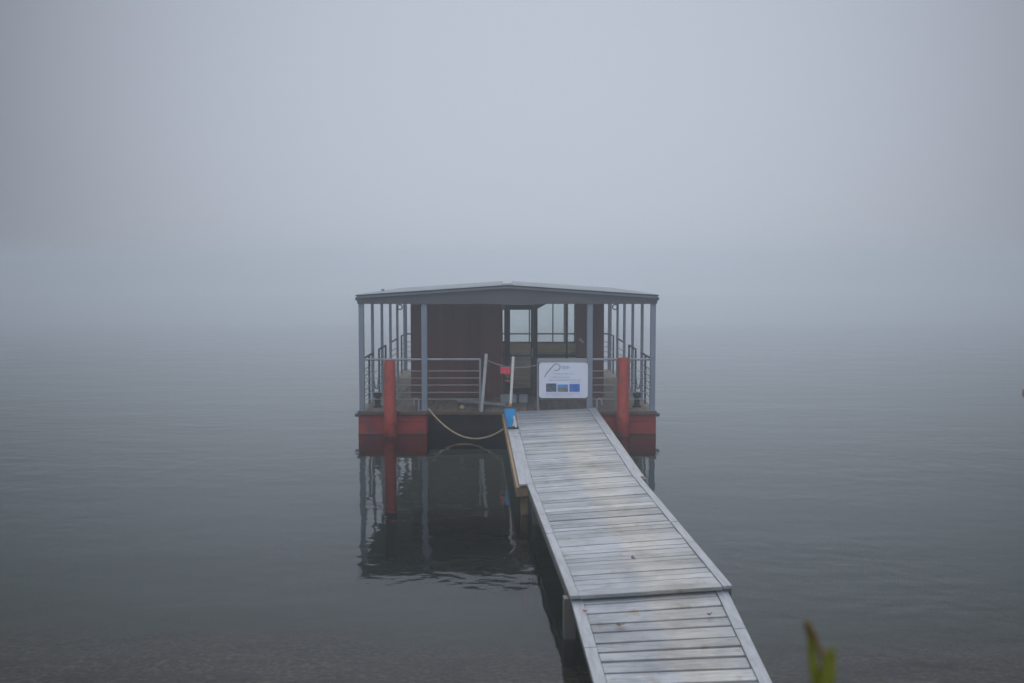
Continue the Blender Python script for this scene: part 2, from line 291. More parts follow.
# ------------------------------------------------------------------ mesh helpers
class MB:
    def __init__(s): s.v = []; s.f = []; s.smooth = []
    def add(s, vs, fs, sm=False):
        k = len(s.v); s.v += [tuple(v) for v in vs]
        for f in fs: s.f.append([i + k for i in f]); s.smooth.append(sm)
        return s
    def box(s, x0, x1, y0, y1, z0, z1):
        return s.hexa([(x0, y0, z0), (x1, y0, z0), (x1, y1, z0), (x0, y1, z0), (x0, y0, z1), (x1, y0, z1), (x1, y1, z1), (x0, y1, z1)])
    def hexa(s, p):
        return s.add(p, [(0, 3, 2, 1), (4, 5, 6, 7), (0, 1, 5, 4), (1, 2, 6, 5), (2, 3, 7, 6), (3, 0, 4, 7)])
    def bar(s, a, b, w, h=None):
        """square bar from a to b"""
        a = Vector(a); b = Vector(b); d = (b - a).normalized(); h = h or w
        up = Vector((0, 0, 1)) if abs(d.z) < 0.9 else Vector((0, 1, 0))
        sx = d.cross(up).normalized() * w / 2; sy = sx.cross(d).normalized() * h / 2
        q = [a - sx - sy, a + sx - sy, b + sx - sy, b - sx - sy, a - sx + sy, a + sx + sy, b + sx + sy, b - sx + sy]
        return s.hexa(q)
    def tube(s, pts, r, seg=10, caps=True):
        pts = [Vector(p) for p in pts]; n = len(pts)
        rs = r if isinstance(r, (list, tuple)) else [r] * n
        rings = []; prev = None
        for i, p in enumerate(pts):
            d = (pts[min(i + 1, n - 1)] - pts[max(i - 1, 0)]).normalized()
            if prev is None: u = d.orthogonal().normalized()
            else: u = (prev - d * prev.dot(d)).normalized()
            prev = u; v = d.cross(u)
            rings.append([p + (u * math.cos(a) + v * math.sin(a)) * rs[i] for a in [2 * math.pi * k / seg for k in range(seg)]])
        vs = [q for rg in rings for q in rg]
        fs = [(i * seg + k, i * seg + (k + 1) % seg, (i + 1) * seg + (k + 1) % seg, (i + 1) * seg + k) for i in range(n - 1) for k in range(seg)]
        s.add(vs, fs, True)
        if caps:
            s.add(rings[0], [tuple(range(seg - 1, -1, -1))]); s.add(rings[-1], [tuple(range(seg))])
        return s
    def lathe(s, prof, seg=24, c=(0, 0, 0)):
        vs = [(c[0] + r * math.cos(2 * math.pi * k / seg), c[1] + r * math.sin(2 * math.pi * k / seg), c[2] + z) for r, z in prof for k in range(seg)]
        fs = [(i * seg + k, i * seg + (k + 1) % seg, (i + 1) * seg + (k + 1) % seg, (i + 1) * seg + k) for i in range(len(prof) - 1) for k in range(seg)]
        return s.add(vs, fs, True)
    def torus(s, c, Rr, r, axis='Y', seg=20, a0=0, a1=2 * math.pi):
        pts = []
        for k in range(seg + 1):
            a = a0 + (a1 - a0) * k / seg
            x, z = Rr * math.cos(a), Rr * math.sin(a)
            pts.append((c[0] + x, c[1], c[2] + z) if axis == 'Y' else (c[0], c[1] + x, c[2] + z) if axis == 'X' else (c[0] + x, c[1] + z, c[2]))
        return s.tube(pts, r, 8, caps=(a1 - a0) < 6.2)
    def build(s, name, m, parent=None, bevel=0.0, loc=(0, 0, 0), weld=False):
        me = bpy.data.meshes.new(name); me.from_pydata(s.v, [], s.f); me.update()
        for p, sm in zip(me.polygons, s.smooth): p.use_smooth = sm
        if weld:
            b = bmesh.new(); b.from_mesh(me); bmesh.ops.remove_doubles(b, verts=b.verts, dist=1e-5); b.to_mesh(me); b.free()
        me.materials.append(m)
        o = bpy.data.objects.new(name, me); COL.objects.link(o); o.location = loc
        if parent: o.parent = parent
        if bevel:
            k = o.modifiers.new('bevel', 'BEVEL'); k.width = bevel; k.segments = 2; k.limit_method = 'ANGLE'; k.angle_limit = R(40)
        return o
def tag(o, label=None, cat=None, group=None, kind=None):
    for a, b in (('label', label), ('category', cat), ('group', group), ('kind', kind)):
        if b: o[a] = b
    return o
def empty(name, loc, label, cat, group=None, rz=0.0):
    o = bpy.data.objects.new(name, None); COL.objects.link(o); o.location = loc; o.rotation_euler = (0, 0, rz); o.empty_display_size = 0.3
    return tag(o, label, cat, group)

# ------------------------------------------------------------------ setting: lakebed, water, haze
def bed_z(y):
    P = [(-200, 1.75), (1.6, 1.72), (2.6, 1.62), (5.0, 0.55), (6.2, 0.22), (7.3, 0.0), (8.2, -0.14), (9.5, -0.34), (12, -0.95), (16, -2.0), (24, -3.2), (40, -4.0), (150, -4.5)]
    for (a, za), (b, zb) in zip(P, P[1:]):
        if a <= y <= b: return za + (zb - za) * (y - a) / (b - a)
    return P[-1][1]
xs = [-150, -80, -40, -20] + [x * 0.5 for x in range(-30, 31)] + [20, 40, 80, 150]
ys = [-20, -8, -3, 0, 1] + [1.5 + 0.3 * k for k in range(42)] + [15, 17, 20, 25, 32, 45, 80, 149]
mb = MB(); nx = len(xs)
vs = []
for y in ys:
    for x in xs:
        wob = 0.05 * math.sin(x * 0.7 + y * 0.4) + 0.03 * math.sin(x * 1.9 - y * 1.3)
        vs.append((x, y, bed_z(y + 0.25 * math.sin(x * 0.35)) + wob * (0.4 if 5.5 < y < 8.5 else 1.0)))
mb.add(vs, [(j * nx + i, j * nx + i + 1, (j + 1) * nx + i + 1, (j + 1) * nx + i) for j in range(len(ys) - 1) for i in range(nx - 1)], True)
tag(mb.build('lakebed', M['bed']), kind='structure')
mb = MB(); mb.add([(-150, 5.2, 0), (150, 5.2, 0), (150, 149, 0), (-150, 149, 0)], [(0, 1, 2, 3)])
tag(mb.build('water', M['water']), kind='structure')

hm = bpy.data.materials.new('lake_fog'); hm.use_nodes = True
hn = hm.node_tree.nodes; hn.clear()
ho = hn.new('ShaderNodeOutputMaterial'); hv = hn.new('ShaderNodeVolumePrincipled')
hv.inputs['Color'].default_value = (0.868, 0.935, 0.99, 1); hv.inputs['Density'].default_value = 0.0096; hv.inputs['Anisotropy'].default_value = 0.84
hm.node_tree.links.new(hv.outputs[0], ho.inputs['Volume'])
mb = MB(); mb.box(-155, 155, -25, 155, -5.6, 6.0)
tag(mb.build('haze', hm), kind='stuff')

# ------------------------------------------------------------------ houseboat (local: x across, y back from the front edge, z = 0 the water)
BX, BY, BR = -0.096, 20.30, R(0.23)
boat = empty('houseboat', (BX, BY, 0), 'dark brown floating cabin with grey gabled roof on red pontoons', 'houseboat', rz=BR)
def bw(x, y, z):           # boat coordinates to world
    c, s = math.cos(BR), math.sin(BR)
    return (BX + c * x - s * y, BY + s * x + c * y, z)
LEN = 8.82; HW = 3.07; DZ = 0.487
for sgn in (-1, 1):
    x0, x1 = sorted((sgn * 1.66, sgn * 3.065))
    p = MB().box(x0, x1, 0.03, LEN, -0.45, 0.405).build('pontoon', M['red'], boat, bevel=0.02)
    MB().box(x0 - 0.004, x1 + 0.004, 0.026, LEN + 0.004, -0.05, 0.014).build('waterline_band', M['waterline'], p)
    # welded seam strips and side bumper
    MB().box(x0 + 0.02, x1 - 0.02, 0.012, 0.032, 0.27, 0.295).build('rubbing_strip', M['red'], p, bevel=0.004)
    MB().tube([(sgn * 3.06, 0.22, 0.38), (sgn * 3.16, 0.22, 0.38)], 0.042, 12).build('side_bumper', M['darkrail'], boat)
MB().box(-1.655, 1.655, 0.55, 0.70, -0.40, 0.40).build('cross_beam', M['void'], boat)
MB().box(-1.655, 1.655, 4.0, 4.2, -0.40, 0.40).build('cross_beam', M['void'], boat)
MB().box(-1.655, 1.655, 8.4, 8.6, -0.40, 0.40).build('cross_beam', M['void'], boat)
mb = MB(); y = 0.0          # deck boards run across
x = -HW + 0.005
while x < HW - 0.01:
    mb.box(x, min(x + 0.138, HW - 0.005), 0.0, LEN, 0.435, DZ + rnd.uniform(-0.002, 0.002)); x += 0.145
mb.build('deck', M['deck'], boat)
MB().box(-HW, HW, -0.045, -0.003, 0.415, 0.481).build('deck_edge', M['deckedge'], boat, bevel=0.006)
MB().box(-HW + 0.01, HW - 0.01, 0.06, LEN - 0.02, 0.409, 0.431).build('deck_underside', M['void'], boat)

# posts
PY = [0.06, 1.71, 3.37, 5.07, 6.66, 8.72]
ZC = 2.69
def post(x, y, w):
    MB().box(x - w / 2, x + w / 2, y - w / 2, y + w / 2, DZ, ZC).build('roof_post', M['post'], boat, bevel=0.006)
    MB().box(x - w * .85, x + w * .85, y - w * .85, y + w * .85, DZ + 0.001, DZ + 0.014).build('post_base', M['post'], boat)
for sx in (-2.985, 2.985):
    for k, y in enumerate(PY):
        post(sx, y, 0.105 if k in (0, 5) else 0.062)
for sx in (-1.70, 1.69):
    post(sx, 0.06, 0.115); post(sx, 8.72, 0.10)

# roof: two sloping sheets, fascia boards, trim
RO = 3.055; EZ = 2.855; PZ = 3.06; Y0 = -0.09; Y1 = 8.90
for s in (-1, 1):
    mb = MB()
    nrib = 30
    for k in range(nrib):   # corrugated sheet: ribs running down the slope
        ya = Y0 + (Y1 - Y0) * k / nrib; yb = Y0 + (Y1 - Y0) * (k + 1) / nrib; ym = ya + (yb - ya) * 0.25; t = 0.018
        prof = [(ya, 0), (ya + 0.02, t), (ym, t), (ym + 0.02, 0), (yb, 0)]
        if k == nrib - 1: prof[-1] = (Y1, 0)
        for (a, za), (b, zb) in zip(prof, prof[1:]):
            mb.hexa([(s * RO, a, EZ + za), (0, a, PZ + za), (0, b, PZ + zb), (s * RO, b, EZ + zb),
                     (s * RO, a, EZ + za + 0.012), (0, a, PZ + za + 0.012), (0, b, PZ + zb + 0.012), (s * RO, b, EZ + zb + 0.012)] if s > 0 else
                    [(0, a, PZ + za), (s * RO, a, EZ + za), (s * RO, b, EZ + zb), (0, b, PZ + zb),
                     (0, a, PZ + za + 0.012), (s * RO, a, EZ + za + 0.012), (s * RO, b, EZ + zb + 0.012), (0, b, PZ + zb + 0.012)])
    mb.build('roof_sheet', M['roof'], boat)
    MB().tube([(s * 3.06, Y0 + 0.08, 2.79), (s * 3.06, Y1 - 0.03, 2.79)], 0.04, 12).build('gutter', M['fascia'], boat)
    MB().box(*sorted((s * 3.0, s * 3.06)), 0.0, Y1 - 0.1, 2.69, 2.85).build('eave_beam', M['fascia'], boat)
MB().bar((0, Y0 + 0.03, PZ + 0.028), (0, Y1, PZ + 0.028), 0.22, 0.03).build('ridge_cap', M['roof'], boat)
def gable(y0, y1, zdrop, zb, name, m, xw):
    top = lambda x: EZ - zdrop + (PZ - EZ) * (1 - abs(x) / RO)
    vs = [(-xw, zb), (xw, zb), (xw, top(xw)), (0, top(0)), (-xw, top(xw))]
    mb = MB(); mb.add([(x, y0, z) for x, z in vs] + [(x, y1, z) for x, z in vs],
                      [(0, 1, 2, 3, 4), (9, 8, 7, 6, 5)] + [(i, i + 5, (i + 1) % 5 + 5, (i + 1) % 5) for i in range(5)])
    return mb.build(name, m, boat)
gable(-0.03, 0.0, 0.004, 2.685, 'fascia', M['fascia'], 3.03)
gable(8.80, 8.83, 0.004, 2.685, 'fascia', M['fascia'], 3.03)
for s in (-1, 1):           # barge trim: pale strip with a dark flashing along its top
    sl = (PZ - EZ) / RO
    def strip(y0, y1, za, zb, name, m, xo):
        X = s * xo; zt = lambda x: PZ - sl * abs(x)
        a = [(0, y0, zt(0) + za), (X, y0, zt(X) + za), (X, y1, zt(X) + za), (0, y1, zt(0) + za), (0, y0, zt(0) + zb), (X, y0, zt(X) + zb), (X, y1, zt(X) + zb), (0, y1, zt(0) + zb)]
        if s < 0: a = [a[1], a[0], a[3], a[2], a[5], a[4], a[7], a[6]]
        MB().hexa(a).build(name, m, boat)
    strip(-0.105, -0.036, -0.052, -0.012, 'barge_trim', M['trim'], 3.045)
    strip(-0.125, -0.070, -0.010, 0.016, 'roof_flashing', M['trimdark'], 3.075)
MB().tube([(-2.86, 2.6, 2.88), (-2.86, 2.6, 2.95)], 0.035, 10).build('roof_vent', M['trim'], boat)
MB().box(-2.99, 2.99, 0.02, 8.78, 2.690, 2.712).build('ceiling', M['ceilwood'], boat)

# cabin: walls of upright boards
CF, CB, CX = 2.42, 7.90, 2.21
def boards_x(mb, x0, x1, y0, y1, z0, z1, step=0.32):
    x = x0
    while x < x1 - 1e-4:
        xe = min(x + step, x1); j = rnd.uniform(0, 0.003)
        mb.box(x + 0.001, xe - 0.001, y0 - j, y1, z0, z1); x = xe
    return mb
def boards_y(mb, x0, x1, y0, y1, z0, z1, step=0.155):
    y = y0
    while y < y1 - 1e-4:
        ye = min(y + step, y1); mb.box(x0, x1, y + 0.003, ye - 0.003, z0, z1); y = ye
    return mb
front = boards_x(MB(), -CX, -0.105, CF, CF + 0.06, DZ + 0.002, 2.685)
front.box(-CX, -0.11, CF + 0.062, CF + 0.075, DZ + 0.002, 2.685)
front.build('front_wall', M['cabin'], boat)
fr2 = boards_x(MB(), 1.57, CX, CF, CF + 0.06, DZ + 0.002, 2.685)
fr2.box(1.575, CX, CF + 0.062, CF + 0.075, DZ + 0.002, 2.685)
fr2.build('front_wall', M['cabin'], boat)
for s in (-1, 1):
    xa, xb = sorted((s * CX, s * (CX - 0.06)))
    w_ = boards_y(MB(), xa, xb, CF + 0.08, CB - 0.07, DZ + 0.002, 0.90)
    boards_y(w_, xa, xb, CF + 0.08, 2.8, 0.902, 2.685); boards_y(w_, xa, xb, 7.5, CB - 0.07, 0.902, 2.685)
    w_.box(xa, xb, 2.802, 7.498, 2.48, 2.685)
    w_.build('side_wall', M['cabin'], boat)
    sw = MB()  # unseen side windows, added to let daylight into the cabin
    for yy in (2.83, 4.62, 5.91, 7.47): sw.box(xa + 0.01, xb - 0.01, yy - 0.025, yy + 0.025, 0.935, 2.478)
    sw.box(xa + 0.008, xb - 0.008, 2.805, 7.495, 0.902, 0.934)
    sf = sw.build('added_side_window', M['frame'], boat)
    MB().box((xa + xb) / 2 - 0.003, (xa + xb) / 2 + 0.003, 2.81, 7.49, 0.936, 2.478).build('pane', M['glass'], sf)
# back wall with a row of windows
bwall = MB()
bwall.box(-CX, CX, CB - 0.06, CB, DZ + 0.002, 1.36).box(-CX, CX, CB - 0.06, CB, 2.50, 2.685)
bwall.box(-CX, -0.78, CB - 0.06, CB, 1.36, 2.50).box(1.92, CX, CB - 0.06, CB, 1.36, 2.50)
bwall.build('back_wall', M['tan'], boat)
win = MB()
win.box(-0.78, 1.92, CB - 0.085, CB - 0.062, 1.335, 1.375).box(-0.78, 1.92, CB - 0.085, CB - 0.062, 2.46, 2.50)
for xm in (-0.765, 0.62, 1.285, 1.905):
    win.box(xm - 0.017, xm + 0.017, CB - 0.05, CB - 0.015, 1.36, 2.50)
wf = win.build('back_window', M['frame'], boat)
MB().box(-0.75, 1.89, CB - 0.034, CB - 0.030, 1.36, 2.50).build('pane', M['glass'], wf)
# door: tall glazed leaf between two heavy stiles
door = MB()
door.box(-0.072, 0.062, CF + 0.01, CF + 0.055, DZ + 0.02, 2.60).box(0.535, 0.60, CF + 0.01, CF + 0.055, DZ + 0.02, 2.60)
door.box(0.062, 0.535, CF + 0.01, CF + 0.055, 2.475, 2.60).box(0.062, 0.535, CF + 0.01, CF + 0.055, DZ + 0.02, DZ + 0.13)
dr = door.build('door', M['frame'], boat)
MB().box(0.062, 0.535, CF + 0.028, CF + 0.034, DZ + 0.13, 2.475).build('pane', M['glass'], dr)
MB().tube([(0.57, CF - 0.01, 1.40), (0.57, CF - 0.05, 1.42), (0.57, CF - 0.05, 1.58), (0.57, CF - 0.01, 1.60)], 0.012, 8).build('handle', M['rail'], dr)
fx = MB()
fx.box(0.602, 0.69, CF - 0.01, CF + 0.07, DZ + 0.002, 2.685).box(-0.10, 0.602, CF, CF + 0.06, 2.605, 2.685)
fx.box(0.69, 1.57, CF, CF + 0.05, DZ + 0.002, DZ + 0.06).box(1.34, 1.385, CF, CF + 0.05, DZ + 0.06, 2.685)
fx.box(-0.102, -0.074, CF + 0.002, CF + 0.058, 2.47, 2.603).box(-0.102, -0.074, CF + 0.002, CF + 0.058, DZ + 0.004, 1.76)
fx.add([(0.692, CF + 0.006, 2.683), (0.692, CF + 0.006, 2.50), (1.02, CF + 0.006, 2.683), (0.692, CF + 0.016, 2.683), (0.692, CF + 0.016, 2.50), (1.02, CF + 0.016, 2.683)],
       [(0, 1, 2), (5, 4, 3), (0, 3, 4, 1), (1, 4, 5, 2), (2, 5, 3, 0)])      # corner gusset
wd = fx.build('window_wall', M['frame'], boat)
MB().box(0.692, 1.338, CF + 0.022, CF + 0.028, DZ + 0.06, 2.685).build('pane', M['glass'], wd)
MB().box(1.387, 1.568, CF + 0.022, CF + 0.028, DZ + 0.06, 2.685).build('pane', M['glass'], wd)
# counter inside
ct = MB()
for k in range(8): ct.box(-0.9, 2.1, 4.02, 4.06, DZ + 0.004 + k * 0.098, DZ + 0.098 + k * 0.098)
ct.box(-0.9, 2.1, 4.062, 4.50, DZ + 0.004, 1.27)
cto = ct.build('counter', M['counter'], boat)
MB().box(-0.95, 2.12, 3.96, 4.55, 1.275, 1.33).build('counter_top', M['frame'], cto)
# small pale notice taped inside the right-hand pane
MB().hexa([(1.62, CF - 0.012, 1.80), (1.72, CF - 0.012, 1.70), (1.72, CF - 0.004, 1.70), (1.62, CF - 0.004, 1.80), (1.665, CF - 0.012, 1.84), (1.765, CF - 0.012, 1.745), (1.765, CF - 0.004, 1.745), (1.665, CF - 0.004, 1.84)]).build('paper_note', M['crate'], boat)

# railings: each panel a part, wires inside it
RT = 1.545
def rail_panel(a, b, posts, m, name='railing', top_r=0.024):
    mb = MB(); A = Vector((*a, 0)); B = Vector((*b, 0))
    mb.tube([(a[0], a[1], RT), (b[0], b[1], RT)], top_r, 8)
    for t in posts:
        q = A.lerp(B, t); mb.tube([(q.x, q.y, DZ - 0.0), (q.x, q.y, RT)], 0.024, 8)
    for z in (1.305, 1.16, 1.015, 0.865, 0.725):
        mb.tube([(a[0], a[1], z), (b[0], b[1], z)], 0.009, 6)
    return mb.build(name, m, boat)
rail_panel((-2.93, 0.06), (-1.76, 0.06), [], M['rail'])
rail_panel((-1.64, 0.06), (-0.555, 0.06), [1.0], M['rail'])
rail_panel((0.63, 0.06), (1.63, 0.06), [0.0], M['rail'])
rail_panel((1.75, 0.06), (2.93, 0.06), [], M['rail'])
for s in (-1, 1):
    X = s * 2.985
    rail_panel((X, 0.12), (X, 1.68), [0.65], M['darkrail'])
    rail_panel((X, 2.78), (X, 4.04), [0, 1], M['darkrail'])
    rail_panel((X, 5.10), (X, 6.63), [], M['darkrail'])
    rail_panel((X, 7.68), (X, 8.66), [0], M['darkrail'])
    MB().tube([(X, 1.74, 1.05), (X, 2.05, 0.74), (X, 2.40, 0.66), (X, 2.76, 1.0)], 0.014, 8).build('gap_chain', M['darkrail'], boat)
    # bollard near the front corner, mooring hoop by the inner post, ring under the roof
    mb = MB(); mb.lathe([(0.0, 0), (0.10, 0), (0.10, 0.02), (0.062, 0.03), (0.055, 0.20), (0.085, 0.24), (0.09, 0.29), (0.06, 0.32), (0, 0.325)], 18, (s * 2.74, 0.62, DZ))
    mb.build('bollard', M['black'], boat)
    xh = -1.87 if s < 0 else 1.89
    pts = [(xh - s * 0.05, 0.03, DZ)] + [(xh + s * 0.05 * -math.cos(a) , 0.03, 0.68 + 0.055 * math.sin(a)) for a in [math.pi * k / 8 for k in range(9)]] + [(xh + s * 0.05, 0.03, 0.60)]
    MB().tube(pts, 0.016, 8).build('mooring_hoop', M['rail'], boat)
    mb = MB(); mb.torus((s * 2.80, 5.6, 2.43), 0.065, 0.016, 'Y'); mb.tube([(s * 2.80, 5.6, 2.49), (s * 2.80, 5.6, 2.69)], 0.01, 6)
    mb.build('hanging_ring', M['darkrail'], boat)
    xp = -2.383 if s < 0 else 2.352      # bracket that holds the boat to its pile
    MB().box(xp - 0.06, xp + 0.06, -0.062, 0.029, 0.30, 0.38).build('pile_bracket', M['red'], boat, bevel=0.004)
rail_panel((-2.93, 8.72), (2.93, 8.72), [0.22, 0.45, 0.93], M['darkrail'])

# ------------------------------------------------------------------ mooring piles
for xp, top, lab in ((-2.383, 1.538, 'tall red steel mooring pile at the front left of the cabin, beside the rope'),
                     (2.352, 1.60, 'tall red steel mooring pile to the right of the white sign')):
    c = bw(xp, -0.19, 0)
    e = empty('mooring_pile', (c[0], c[1], -3.2), lab, 'pile', 'red mooring piles in front of the houseboat')
    MB().lathe([(0.1195, 0.0), (0.1195, 3.045)], 28).build('submerged_shaft', M['murky'], e)
    p = MB().lathe([(0.118, 2.8), (0.118, 3.2 + top - 0.012), (0.108, 3.2 + top), (0.100, 3.2 + top), (0.096, 3.2 + top - 0.02), (0, 3.2 + top - 0.03)], 28).build('pile_shaft', M['pile'], e)
    MB().lathe([(0.119, 3.05), (0.133, 3.055), (0.133, 3.2 + 0.52), (0.119, 3.2 + 0.54)], 28).build('sleeve', M['pile'], e)

# ------------------------------------------------------------------ dock sections: left and right edge points, near and far
def lerp(a, b, t): return tuple(p + (q - p) * t for p, q in zip(a, b))
def section(name, label, nl, nr, fl, fr, bw_, legs, side_mat, th=0.11, pl=0.15, seed=1, lead=0.0, gaps=(0.006, 0.008, 0.012, 0.018, 0.026), out=-0.012, b0=0.004, b1=0.996, group='sections of the plank walkway'):
    """nl, nr, fl, fr: outer top corners (near-left ...). Planks cross between two edge boards; two bearers underneath; legs to the bed."""
    c = tuple(sum(q) / 4 for q in zip(nl, nr, fl, fr)); o = Vector(c)
    ax = Vector(lerp(fl, fr, .5)) - Vector(lerp(nl, nr, .5)); rz = math.atan2(-ax.x, ax.y)
    e = empty(name, c, label, 'walkway', group, rz=rz)
    inv = Matrix.Rotation(-rz, 3, 'Z')
    def P(u, v, dz=0.0):
        a = Vector(lerp(lerp(nl, nr, u), lerp(fl, fr, u), v)); a.z += dz
        return tuple(inv @ (a - o))
    W = (Vector(nr) - Vector(nl)).length; Ln = ax.length
    ul, ur = (q / W for q in (bw_ if isinstance(bw_, tuple) else (bw_, bw_))); rr = random.Random(seed)
    mb = MB(); v = lead
    while v < 1 - 0.3 * pl / Ln:
        wd = pl * rr.uniform(0.82, 1.16) / Ln; ve = min(v + wd, 1.0)
        gap = rr.choice(gaps) / Ln
        a0, a1 = v + gap / 2, ve - gap / 2
        z = rr.uniform(-0.004, 0.004); sk = rr.uniform(-0.004, 0.004) / Ln; tl = rr.uniform(-0.003, 0.003)
        u0, u1 = ul + 0.004 - rr.uniform(0, .003), 1 - ur - 0.004 + rr.uniform(0, .003)
        q = []
        for dz in (-0.035, 0):
            q += [P(u0, a0 + sk, z + dz), P(u1, a0 - sk, z + dz + tl), P(u1, a1 - sk, z + dz + tl), P(u0, a1 + sk, z + dz)]
        mb.hexa(q); v = ve
    mb.build('planking', M['planks'], e, bevel=0.005)
    for u0, u1 in ((0, ul), (1 - ur, 1)):
        # edge boards in two lengths butted end to end
        mid = rr.uniform(0.4, 0.6); mb = MB()
        for va, vb in ((0.0, mid - 0.002), (mid + 0.002, 1.0)):
            q = []
            for dz in (-0.022, 0.010): q += [P(u0, va, dz), P(u1, va, dz), P(u1, vb, dz), P(u0, vb, dz)]
            mb.hexa(q)
        mb.build('edge_board', M['border'], e, bevel=0.005)
        ui = (u0 + (-out if u0 == 0 else 0.03), u1 - (0.03 if u0 == 0 else -out))
        q = []
        for dz in (-0.04 - th, -0.038): q += [P(ui[0], b0, dz), P(ui[1], b0, dz), P(ui[1], b1, dz), P(ui[0], b1, dz)]
        MB().hexa(q).build('bearer', side_mat, e, bevel=0.004)
    for v_, us, lm, lw in legs:
        for u in us:
            b = P(u, v_, -0.045); zb = bed_z(lerp(lerp(nl, nr, u), lerp(fl, fr, u), v_)[1]) - 0.25 - o.z
            h = lw / 2
            MB().box(b[0] - h, b[0] + h, b[1] - h, b[1] + h, zb, b[2]).build('leg', lm, e, bevel=0.006)
        a = P(us[0], v_, -0.20); b = P(us[-1], v_, -0.20)
        MB().bar((a[0], a[1] + 0.05, a[2]), (b[0], b[1] + 0.05, b[2]), 0.05, 0.10).build('cross_brace', lm, e)
    return e
# far section rests on the boat deck's edge
section('dock_section', 'far length of weathered plank walkway, its end at the houseboat deck, the widest of three',
        (0.10, 13.32, 0.450), (1.825, 13.62, 0.500), (-0.165, 19.93, 0.525), (1.705, 20.20, 0.560), (0.19, 0.145),
        [(0.03, (0.045, 0.955), M['beam'], 0.10)], M['beam'], th=0.13, seed=3, out=0.022)
section('dock_section', 'middle length of weathered plank walkway, between the blue sleeve end and the shore ramp',
        (0.519, 8.737, 0.420), (2.008, 8.90, 0.465), (0.204, 13.31, 0.455), (1.768, 13.61, 0.505), 0.085,
        [(0.03, (0.008, 0.975), M['greypost'], 0.11), (0.93, (0.06, 0.94), M['greypost'], 0.10)], M['greypost'], seed=5, b0=0.085)
section('dock_section', 'nearest plank ramp with wide dark gaps, sloping down to the shore',
        (0.665, 7.17, 0.065), (2.025, 7.20, 0.085), (0.525, 8.86, 0.378), (1.972, 9.03, 0.423), 0.10,
        [], M['greypost'], th=0.07, pl=0.165, seed=11, b1=0.93, gaps=(0.018, 0.024, 0.032))
# fallen leaves on the planks
def leaf(x, y, z, m, label, s=0.035, rz=0.0):
    mb = MB(); n = 10; vs = [(0, 0, 0.004)]
    for k in range(n):
        a = 2 * math.pi * k / n; r = s * (0.75 + 0.25 * math.cos(2 * a)) * (1.0 if k % 2 else 0.75)
        vs.append((r * 1.5 * math.cos(a), r * math.sin(a), 0.006 + 0.010 * math.cos(a * 2 + 1)))
    mb.add(vs, [(0, 1 + k, 1 + (k + 1) % n) for k in range(n)])
    o = mb.build('fallen_leaf', m, loc=(x, y, z)); o.rotation_euler = (0, 0, rz)
    k = o.modifiers.new('thick', 'SOLIDIFY'); k.thickness = 0.002
    tag(o, label, 'leaf', 'fallen leaves on the walkway')
leaf(0.645, 8.56, 0.352, M['leafred'], 'small red leaf by the left edge of the near ramp', 0.018, 0.4)
leaf(0.93, 8.33, 0.312, M['leafbrown'], 'curled brown leaf left of centre on the near ramp', 0.032, 0.1)
leaf(1.72, 8.48, 0.352, M['leafbrown'], 'brown leaf near the right edge of the near ramp', 0.026, 0.8)
leaf(1.22, 9.85, 0.455, M['leafbrown'], 'orange brown leaf on the middle length of walkway', 0.025, 2.0)

# ------------------------------------------------------------------ things at the boat's gate
sg = empty('sign', bw(1.15, 0.0, 1.12), 'white rounded banner sign with three small pictures, tied to the railing', 'sign', rz=BR)
SW, SH = 0.50, 0.365
def rounded(w, h, r, n=6):
    pts = []
    for cx, cz, a0 in ((w - r, h - r, 0), (-w + r, h - r, 90), (-w + r, -h + r, 180), (w - r, -h + r, 270)):
        for k in range(n + 1):
            a = R(a0 + 90 * k / n); pts.append((cx + r * math.cos(a), cz + r * math.sin(a)))
    return pts
def slab(pts, y0, y1):
    n = len(pts); mb = MB()
    mb.add([(x, y0, z) for x, z in pts] + [(x, y1, z) for x, z in pts], [tuple(range(n)), tuple(range(2 * n - 1, n - 1, -1))] + [(k + n, (k + 1) % n + n, (k + 1) % n, k) for k in range(n)])
    return mb
slab(rounded(SW, SH, 0.06), 0.0, 0.012).build('board', M['signwhite'], sg)
fr_ = MB()
fr_.bar((-0.53, 0.03, 0.395), (0.56, 0.03, 0.395), 0.05)
fr_.build('hanging_bar', M['rail'], sg)
def flat(x0, x1, z0, z1, m, name): MB().box(x0, x1, -0.006, -0.001, z0, z1).build(name, m, sg)
flat(-0.355, -0.145, -0.235, -0.065, M['photogrey'], 'picture')
flat(-0.120, 0.095, -0.235, -0.155, M['photosand'], 'picture'); flat(-0.120, 0.095, -0.153, -0.085, M['photosky'], 'picture')
flat(0.125, 0.335, -0.235, -0.075, M['photoblue'], 'picture')
def line(pts, wd, m, name):
    mb = MB(); n = len(pts); vs = []
    for i, (x, z) in enumerate(pts):
        a = Vector(pts[max(i - 1, 0)]); b = Vector(pts[min(i + 1, n - 1)]); d = (b - a).normalized(); q = wd * math.sin(math.pi * (i + .6) / (n + .2)) * .5 + 0.002
        vs += [(x - d.y * q, -0.004, z + d.x * q), (x + d.y * q, -0.004, z - d.x * q)]
    mb.add(vs, [(2 * i, 2 * i + 1, 2 * i + 3, 2 * i + 2) for i in range(n - 1)])
    o = mb.build(name, m, sg); k = o.modifiers.new('thick', 'SOLIDIFY'); k.thickness = 0.002
line([(-0.39, 0.06), (-0.35, 0.14), (-0.28, 0.22), (-0.20, 0.31), (-0.15, 0.355)], 0.024, M['ink'], 'emblem')
line([(-0.19, 0.33), (-0.11, 0.335), (-0.065, 0.28), (-0.09, 0.22), (-0.16, 0.20), (-0.20, 0.215)], 0.022, M['ink'], 'emblem')
